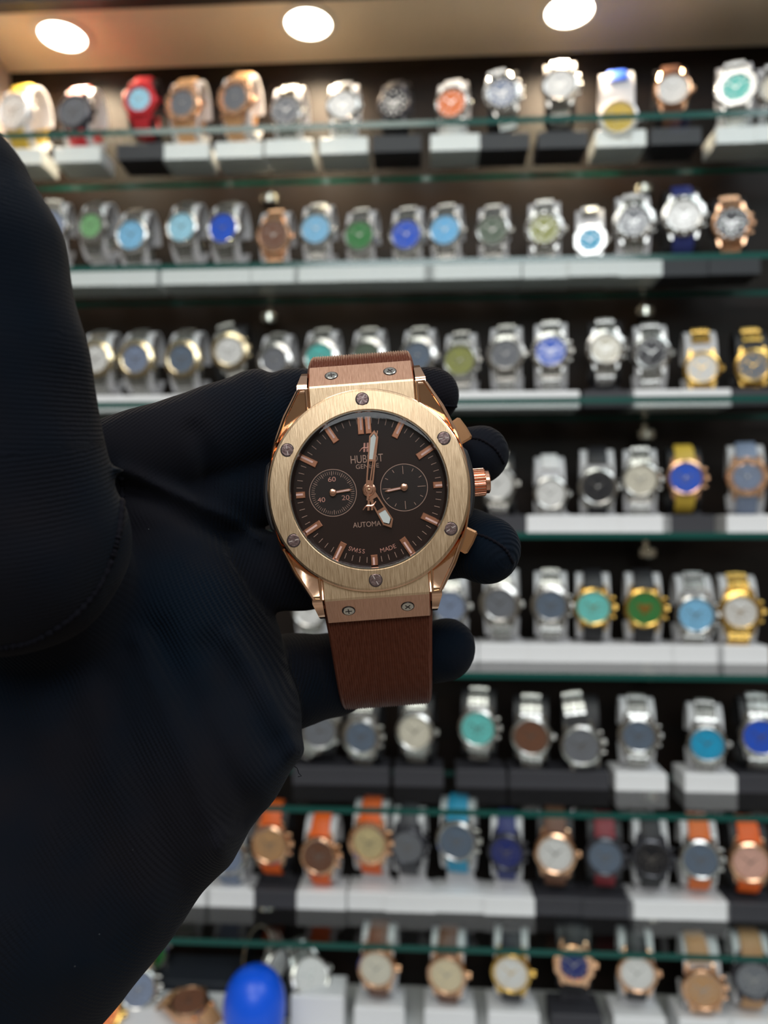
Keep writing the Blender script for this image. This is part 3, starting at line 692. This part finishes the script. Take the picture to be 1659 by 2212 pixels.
def mk_band(kind, oy):
    mb = MB(); N = 44; a0 = .52
    ts = [a0 + (2 * PI - 2 * a0) * k / N for k in range(N + 1)]
    def P(t): y, z_ = ell(LA, LB, oy, LZ, t); return Vector((0, y, z_))
    def hw(t): f = abs(t - PI) / (PI - a0); return 7.5 + 2.6 * f
    if kind == 'link':
        for k in range(N):
            p, q = P(ts[k]), P(ts[k + 1]); c = (p + q) / 2; d = (q - p); Ln = d.length; ty = d.normalized(); nz_ = Vector((1, 0, 0)).cross(ty)
            if nz_.dot(c - Vector((0, oy, LZ))) < 0: nz_ = -nz_
            xx = ty.cross(nz_); M = Matrix(((xx.x, ty.x, nz_.x, c.x), (xx.y, ty.y, nz_.y, c.y), (xx.z, ty.z, nz_.z, c.z), (0, 0, 0, 1))); w = hw((ts[k] + ts[k + 1]) / 2)
            mb.box((0, 0, .2), (w * .85, Ln * .93, 3.0), 1, M, .6)
            for s_ in (1, -1): mb.box((s_ * w * .73, 0, 0), (w * .54, Ln * .93, 2.6), 0, M, .6)
    else:
        vs = []; 
        for t in ts:
            p = P(t); c = Vector((0, oy, LZ)); n_ = Vector((0, (p.y - oy) / LA ** 2, (p.z - LZ) / LB ** 2)).normalized(); w = hw(t)
            for x, o in ((-w, -1), (-w, .6), (-w * .85, 1.4), (w * .85, 1.4), (w, .6), (w, -1)): q = p + n_ * o; vs.append((x, q.y, q.z))
        n = 6; mb.add(vs, [(k * n + i, k * n + (i + 1) % n, (k + 1) * n + (i + 1) % n, (k + 1) * n + i) for k in range(N) for i in range(n)] + [tuple(range(n)), tuple(range((N + 1) * n - 1, N * n - 1, -1))])
    return mb.mesh('band')
def watch(P, size, case, dial, strap, stl, yaw, roll, ch, oy, label, group, tilt=0.):
    M = T(*P) @ Matrix(((1, 0, 0, 0), (0, 0, -1, 0), (0, 1, 0, 0), (0, 0, 0, 1))) @ Matrix.Rotation(math.radians(yaw), 4, 'Y') @ Matrix.Rotation(math.radians(tilt), 4, 'X') @ rot(math.radians(roll)) @ Matrix.Scale(size / 41., 4)
    w = empty('display_watch', M); tag(w, label, 'watch', group)
    r = 13.5 if stl == 'oct' else (15 if stl == 'diver' else 16)
    cm = metal(case if case != 'two-tone' else 'silver'); bz = metal('two-tone') if case == 'two-tone' else cm
    inst('case', ('case',), mk_case, [cm], w); inst('bezel', ('bezel', stl), lambda: mk_bezel(stl), [bz if stl != 'dark' else cm], w)
    inst('dial', ('dial', r), lambda: mk_dial(r), [dialm(dial)], w); inst('hands', ('marks', r, ch), lambda: mk_marks(r, ch), [metal('silver') if case != 'gold' else metal('gold')], w)
    inst('crown', ('crown', ch), lambda: mk_crown(ch), [bz], w)
    oy = round(oy / 2) * 2
    if strap in ('link', 'link gold'):
        a = cm; b = metal('two-tone') if case == 'two-tone' else (metal('gold') if strap == 'link gold' else cm)
        inst('bracelet', ('link', oy), lambda: mk_band('link', oy), [a, b], w)
    else: inst('strap', ('strap', oy), lambda: mk_band('strap', oy), [strapm(strap)], w)
    return w
def mk_cuff(sc):
    mb = MB(); N = 40; vs = []; a, b = 33.2, 18.2
    for k in range(N + 1):
        t = .75 + (2 * PI - 1.5 + .75) * k / N - .375 + .0
        t = -2.6 + 5.7 * k / N
        for x, o in ((-16.5, -.8), (-16.5, .8), (16.5, .8), (16.5, -.8)):
            vs.append((x, (a + o) * math.sin(t), LZ + (b + o) * math.cos(t)))
    n = 4; mb.add(vs, [(k * n + i, k * n + (i + 1) % n, (k + 1) * n + (i + 1) % n, (k + 1) * n + i) for k in range(N) for i in range(n)] + [tuple(range(n)), tuple(range((N + 1) * n - 1, N * n - 1, -1))])
    return mb.mesh('cuff')
def mk_fin(h):
    # flared foot that carries the cuff, leaning to the right
    mb = MB(); w = 4
    mb.prism([(-13, 0), (24, 0), (17, 6), (14, h + 4), (13, h + 12), (10, h + 12), (8, h + 1), (-13, h + 1)], -2, 2, 0, Matrix(((1, 0, 0, 0), (0, 0, -1, 0), (0, 1, 0, 0), (0, 0, 0, 1))), .4)
    return mb.mesh('support')
def stand(x, zsh, zc, size, col, bh, label, group, yaw=0, Yc=None, wbase=52):
    d_ = .022 * size / 41; e_ = empty('watch_stand', T(x - d_ * math.sin(yaw), Yc, zsh)); tag(e_, label, 'watch stand', group)
    cu, ba = (CUFFW, WHITEP) if col == 'white' else (CUFFB, BLACKP)
    sc = size / 41.
    inst('base', ('base', bh, wbase), lambda: MB().box((0, 0, bh / 2), (wbase, 38, bh), ch=1.2).mesh('base'), [ba], e_)
    c = inst('cuff', ('cuff',), lambda: mk_cuff(1), [cu], e_)
    c.matrix_local = T(0, 0, zc - zsh) @ rot(yaw) @ Matrix(((1, 0, 0, 0), (0, 0, -1, 0), (0, 1, 0, 0), (0, 0, 0, 1))) @ Matrix.Scale(sc, 4) @ T(0, 0, -LZ * .001)
    h = round(max(1, ((zc - zsh) * 1000 - 33 * sc - bh)) / 2) * 2
    f = inst('support', ('fin', h), lambda: mk_fin(h), [ba if col == 'black' else cu], e_); f.location = (0, 0.006, bh * .001)
# rows: (px, py, size px, case, dial, strap, stand, bezel, yaw, roll, chrono)
ROWS = {
0: [(28, 238, 92, 'white', 'silver-white', 'yellow', 'white', 'round', -18, 0, 1), (158, 240, 88, 'dark', 'grey', 'red', 'white', 'round', -12, 0, 1), (300, 214, 80, 'red', 'ice blue', 'red', 'black', 'oct', 0, 0, 0), (393, 222, 88, 'rose gold', 'grey', 'tan', 'white', 'oct', -5, 0, 0),
    (506, 210, 88, 'rose gold', 'grey', 'tan', 'white', 'oct', -8, -8, 0), (618, 238, 82, 'silver', 'grey', 'link', 'white', 'round', 0, 0, 0), (740, 226, 80, 'silver', 'silver-white', 'link', 'white', 'round', 10, 0, 1), (850, 222, 76, 'dark', 'black', 'black', 'black', 'round', 0, 0, 1),
    (975, 222, 80, 'silver', 'orange', 'white', 'white', 'round', 0, 0, 0), (1085, 200, 84, 'silver', 'blue-grey', 'link', 'black', 'diver', 8, 12, 1), (1210, 182, 84, 'silver', 'silver-white', 'link', 'black', 'round', 5, 0, 1), (1336, 252, 88, 'white', 'yellow', 'blue', 'white', 'round', 5, 0, 0),
    (1454, 192, 82, 'rose gold', 'silver-white', 'brown', 'black', 'round', 4, 0, 0), (1590, 188, 88, 'silver', 'teal', 'link', 'white', 'oct', -10, 0, 0), (1680, 190, 84, 'silver', 'cream', 'link', 'white', 'round', 0, 0, 0)],
1: [(108, 485, 82, 'silver', 'blue-grey', 'link', 'white', 'round', 15, 0, 0), (195, 487, 80, 'silver', 'light green', 'link', 'white', 'oct', -12, 0, 0), (283, 507, 84, 'silver', 'light blue', 'link', 'white', 'round', -5, 0, 0), (392, 490, 82, 'silver', 'ice blue', 'link', 'white', 'round', -8, 0, 0),
    (481, 492, 84, 'silver', 'blue', 'link', 'white', 'round', -8, 0, 0), (590, 508, 82, 'rose gold', 'brown', 'link', 'white', 'round', 4, 0, 0), (682, 494, 82, 'silver', 'light blue', 'link', 'white', 'round', 3, 0, 0), (776, 508, 80, 'silver', 'green', 'link', 'white', 'round', 0, 0, 0),
    (877, 506, 82, 'silver', 'blue', 'link', 'white', 'round', 0, 0, 0), (961, 496, 82, 'silver', 'sky blue', 'link', 'white', 'round', 0, 0, 0), (1064, 497, 80, 'silver', 'grey-green', 'link', 'white', 'round', 0, 0, 0), (1176, 494, 86, 'silver', 'olive', 'link', 'white', 'diver', 2, 0, 0),
    (1275, 518, 74, 'silver', 'cyan', 'link', 'white', 'oct', 0, 0, 0), (1370, 478, 88, 'silver', 'grey', 'link', 'white', 'diver', 4, 0, 1), (1478, 465, 92, 'silver', 'silver-white', 'navy', 'black', 'diver', 5, 0, 1), (1581, 482, 86, 'rose gold', 'black', 'link', 'black', 'round', 3, 0, 1)],
2: [(205, 775, 84, 'two-tone', 'silver-white', 'link', 'white', 'diver', -5, 0, 1), (292, 775, 86, 'two-tone', 'blue-grey', 'link', 'white', 'diver', -5, 0, 1), (392, 775, 86, 'two-tone', 'slate', 'link', 'white', 'diver', -5, 0, 1), (495, 758, 84, 'two-tone', 'silver-white', 'link', 'black', 'diver', 10, 14, 1),
    (592, 778, 80, 'silver', 'grey', 'link', 'white', 'diver', 0, 0, 0), (690, 772, 84, 'silver', 'teal', 'link', 'white', 'diver', 0, 0, 1), (792, 768, 80, 'silver', 'grey-green', 'link', 'white', 'diver', 0, 0, 1), (902, 768, 82, 'silver', 'slate', 'link', 'white', 'diver', 0, 0, 0),
    (993, 778, 82, 'silver', 'olive', 'link', 'white', 'round', 0, 0, 1), (1092, 765, 84, 'silver', 'grey', 'link', 'white', 'diver', 0, 0, 0), (1190, 758, 86, 'silver', 'blue', 'link', 'white', 'diver', 2, 0, 1), (1309, 752, 84, 'silver', 'cream', 'link', 'black', 'diver', 5, 0, 1),
    (1408, 762, 84, 'silver', 'black', 'link', 'white', 'round', 4, 0, 0), (1517, 795, 80, 'gold', 'silver-white', 'link gold', 'white', 'round', 2, 0, 0), (1628, 790, 80, 'gold', 'grey', 'link gold', 'black', 'round', 3, 0, 0)],
3: [(1075, 1045, 84, 'silver', 'silver-white', 'link', 'black', 'round', 0, 0, 0), (1190, 1066, 78, 'silver', 'silver-white', 'white', 'white', 'round', 12, 0, 0), (1292, 1052, 88, 'silver', 'black', 'black', 'white', 'round', 4, 0, 0), (1384, 1036, 84, 'silver', 'cream', 'link', 'white', 'round', -4, 0, 1), (1482, 1032, 84, 'rose gold', 'blue', 'yellow', 'black', 'round', 4, 0, 1), (1615, 1030, 88, 'rose gold', 'blue-grey', 'blue-grey', 'white', 'oct', -8, 0, 0)],
4: [(668, 1318, 84, 'silver', 'silver-white', 'link', 'white', 'round', 0, 0, 0), (972, 1310, 84, 'silver', 'blue-grey', 'link', 'white', 'round', 5, 0, 0), (1080, 1305, 90, 'silver', 'grey', 'link', 'white', 'diver', 0, 0, 0), (1190, 1308, 86, 'silver', 'slate', 'link', 'white', 'diver', 4, 0, 1), (1282, 1312, 88, 'gold', 'turquoise', 'black', 'white', 'round', 3, 0, 1),
    (1393, 1314, 90, 'gold', 'green', 'black', 'white', 'round', 4, 0, 1), (1504, 1328, 90, 'silver', 'light blue', 'link', 'white', 'round', 6, 0, 1), (1600, 1322, 90, 'gold', 'silver-white', 'link', 'white', 'diver', 4, 0, 1)],
5: [(690, 1580, 88, 'silver', 'grey', 'link', 'black', 'round', 25, -35, 0), (780, 1592, 90, 'silver', 'slate', 'link', 'black', 'diver', 2, 0, 1), (896, 1582, 90, 'silver', 'cream', 'link', 'black', 'round', 2, 0, 0), (1032, 1574, 90, 'silver', 'turquoise', 'link', 'black', 'round', 3, 0, 1), (1147, 1592, 92, 'silver', 'brown', 'link', 'black', 'round', 3, 0, 0),
    (1256, 1612, 94, 'silver', 'grey', 'link', 'black', 'round', 5, 10, 1), (1380, 1590, 88, 'silver', 'slate', 'link', 'white', 'diver', 5, 0, 1), (1528, 1608, 86, 'silver', 'cyan', 'link', 'white', 'round', 0, 0, 0), (1645, 1592, 92, 'silver', 'blue', 'link', 'black', 'round', 4, 0, 1)],
6: [(395, 1860, 88, 'silver', 'grey', 'link', 'white', 'round', 0, 0, 0), (490, 1850, 88, 'silver', 'blue-grey', 'blue-grey', 'white', 'round', 0, 0, 1), (582, 1826, 90, 'rose gold', 'tan', 'bright orange', 'black', 'round', 5, 0, 1), (688, 1850, 88, 'rose gold', 'brown', 'bright orange', 'white', 'round', 3, 0, 1), (797, 1822, 94, 'rose gold', 'champagne', 'bright orange', 'white', 'diver', 3, 0, 1),
    (880, 1830, 86, 'dark', 'grey', 'dark', 'white', 'round', 5, 0, 1), (986, 1818, 94, 'silver', 'slate', 'cyan', 'white', 'round', 3, 0, 1), (1094, 1842, 84, 'dark', 'navy', 'navy', 'white', 'round', 5, 0, 1), (1200, 1846, 94, 'rose gold', 'silver-white', 'brown', 'black', 'round', 5, 0, 0), (1308, 1852, 88, 'dark', 'slate', 'burgundy', 'black', 'round', 5, 0, 1),
    (1408, 1856, 88, 'dark', 'black', 'black', 'white', 'round', 3, 0, 1), (1514, 1858, 90, 'silver', 'slate', 'orange', 'white', 'round', 3, 0, 1), (1622, 1864, 90, 'rose gold', 'pink', 'bright orange', 'black', 'round', 3, 0, 0)],
7: [(813, 2094, 90, 'rose gold', 'cream', 'brown', 'white', 'round', 5, 0, 0), (965, 2108, 90, 'rose gold', 'cream-gold', 'brown', 'white', 'round', 5, 0, 0), (1104, 2104, 90, 'gold', 'silver-white', 'black', 'white', 'round', 5, 0, 0), (1240, 2086, 88, 'rose gold', 'navy', 'black', 'black', 'oct', 3, 0, 0), (1377, 2104, 88, 'rose gold', 'silver-white', 'black', 'white', 'round', 5, 0, 0),
    (1520, 2140, 92, 'rose gold', 'tan', 'tan', 'white', 'round', 6, 6, 1), (1630, 2118, 92, 'dark', 'grey', 'tan', 'white', 'round', 6, 0, 1)]}
OR = ['first', 'second', 'third', 'fourth', 'fifth', 'sixth', 'seventh', 'eighth', 'ninth', 'tenth', 'eleventh', 'twelfth', 'thirteenth', 'fourteenth', 'fifteenth', 'sixteenth']
for rk, row in ROWS.items():
    shelf = f'{ORD[rk]} shelf down' if 0 < rk < 7 else ('top shelf' if rk == 0 else 'bottom counter')
    for k, (px, py, sz, case, dial, strap, st, bz, yaw, roll, ch) in enumerate(row):
        YW = .778; P = at(px, py, YW); size = sz * YW / FPX * 1000 * .98
        zs = ZS[rk] if rk < 7 else ZCNT; bh = 18 if rk < 7 else 26
        zc = max(P.z, zs + bh * .001 + .0345 * size / 41)
        oy = (zc - P.z) * 1000 * 41 / size
        cn = 'black' if case == 'dark' else case
        band = {'link': 'metal bracelet', 'link gold': 'gold bracelet'}.get(strap, strap + ' strap')
        where = f'{OR[k]} from left on {shelf}'
        lab = f'{cn} watch, {dial} dial, {band}, {where}'
        yaw = yaw * .6 - 11 * min(1, max(0, (px - 100) / 800)); th = math.radians(yaw)
        w_ = watch(P, size, case, dial, strap, bz, yaw, roll, ch, oy, lab, 'watches on the ' + shelf)
        if (rk, k) == (4, 5):
            hpts = [(6.2 * math.sin(t) ** 3, 5.0 * math.cos(t) - 2.0 * math.cos(2 * t) - .8 * math.cos(3 * t) - .2 * math.cos(4 * t)) for t in np.linspace(0, 2 * PI, 36, endpoint=False)]
            MB().prism([(float(a), float(b)) for a, b in hpts], -.7, -.5).build('dial_heart', metal('gold'), w_)
        stand(P.x, zs, zc, size, st, bh, f'{st} stand carrying the {cn} {dial} dial watch, {where}', 'watch stands on the ' + shelf, th, YW - LZ * size / 41 * .001)

# ------------------------------------------------------------------ things lying on the counter, lower left
def ell_mesh(rx, ry, rz, n=40, m=28):
    vs = []; fs = []
    for j in range(1, m):
        t = PI * j / m; g = 1 + .10 * math.cos(t) * 1.0
        for i in range(n): a = 2 * PI * i / n; vs.append((rx * g * math.sin(t) ** .88 * math.cos(a), ry * g * math.sin(t) ** .88 * math.sin(a), rz * math.cos(t)))
    for j in range(m - 2):
        for i in range(n): fs.append((j * n + i, j * n + (i + 1) % n, (j + 1) * n + (i + 1) % n, (j + 1) * n + i))
    k = len(vs); vs += [(0, 0, rz), (0, 0, -rz)]
    fs += [(k, i, (i + 1) % n) for i in range(n)] + [(k + 1, (m - 2) * n + (i + 1) % n, (m - 2) * n + i) for i in range(n)]
    return vs, fs
P = at(550, 2180, .735)
BL = mat('balloon_blue', (.0, .105, .85), .35, 0, .12)
e_ = empty('balloon', T(P.x, P.y, ZCNT)); tag(e_, 'glossy blue balloon standing on the white counter below the shelves', 'balloon')
rz = (P.z + .0405 - ZCNT) / 2 * 1000
mb = MB(); v_, f_ = ell_mesh(30.5, 30.5, rz - 2); mb.add(v_, f_, 0, T(0, 0, rz + 2)); mb.build('body', BL, e_)
MB().lathe([(3.5, 0), (2.2, 2.5), (1.6, 4), (3, 5.5)], 16).build('knot', BL, e_)
def lay(px, py, Y, sz, case, dial, strap, bz, yaw, tilt, roll, ch, label, drop=0):
    P = at(px, py, Y); watch(P, sz, case, dial, strap, bz, yaw, roll, ch, 0, label, 'loose watches on the counter', tilt)
lay(408, 2162, .755, 42, 'rose gold', 'brown', 'tan', 'round', 8, -78, 60, 0, 'rose gold watch with brown dial lying face up on the white counter')
lay(298, 2138, .77, 42, 'silver', 'blue-grey', 'tan', 'round', 10, -20, 0, 1, 'silver watch leaning beside the sleeve on the counter, above an orange strap')
lay(325, 2062, .82, 40, 'silver', 'green', 'link', 'round', 10, -10, 20, 0, 'silver green dial watch at the back, nearest the dark forearm')
lay(222, 2190, .74, 40, 'gold', 'orange', 'orange', 'round', 10, -50, 0, 0, 'gold watch with orange strap low beside the dark forearm')
lay(600, 2086, .80, 40, 'silver', 'silver-white', 'link', 'round', 62, 0, -15, 0, 'silver bracelet watch seen edge-on behind the blue balloon')
lay(672, 2110, .79, 46, 'silver', 'silver-white', 'link gold', 'round', 30, -35, 10, 0, 'silver bracelet watch slumped over a white block right of the balloon')
def block(name, px0, px1, py, Y0, Y1, m, label, cat, h0=None):
    a, b = at(px0, py, Y0), at(px1, py, Y0); z1 = a.z
    o = MB().box((0, 0, 0), (b.x - a.x, Y1 - Y0, z1 - ZCNT), ch=.0015).build(name, m, None, 1.0); o.location = ((a.x + b.x) / 2, (Y0 + Y1) / 2, (z1 + ZCNT) / 2)
    tag(o, label, cat)
block('display_block', 628, 742, 2150, .772, .81, WHITEP, 'white display block under the slumped silver watch right of the balloon', 'display block')
block('display_riser', 120, 450, 2303, .68, .798, WHITEP, 'low white riser at lower left carrying the brown dial watch', 'display riser')
tr = block('watch_tray', 330, 640, 2118, .80, .852, mat('tray_navy', (.012, .016, .024), .7), 'dark navy tray at the back of the counter behind the balloon', 'tray')
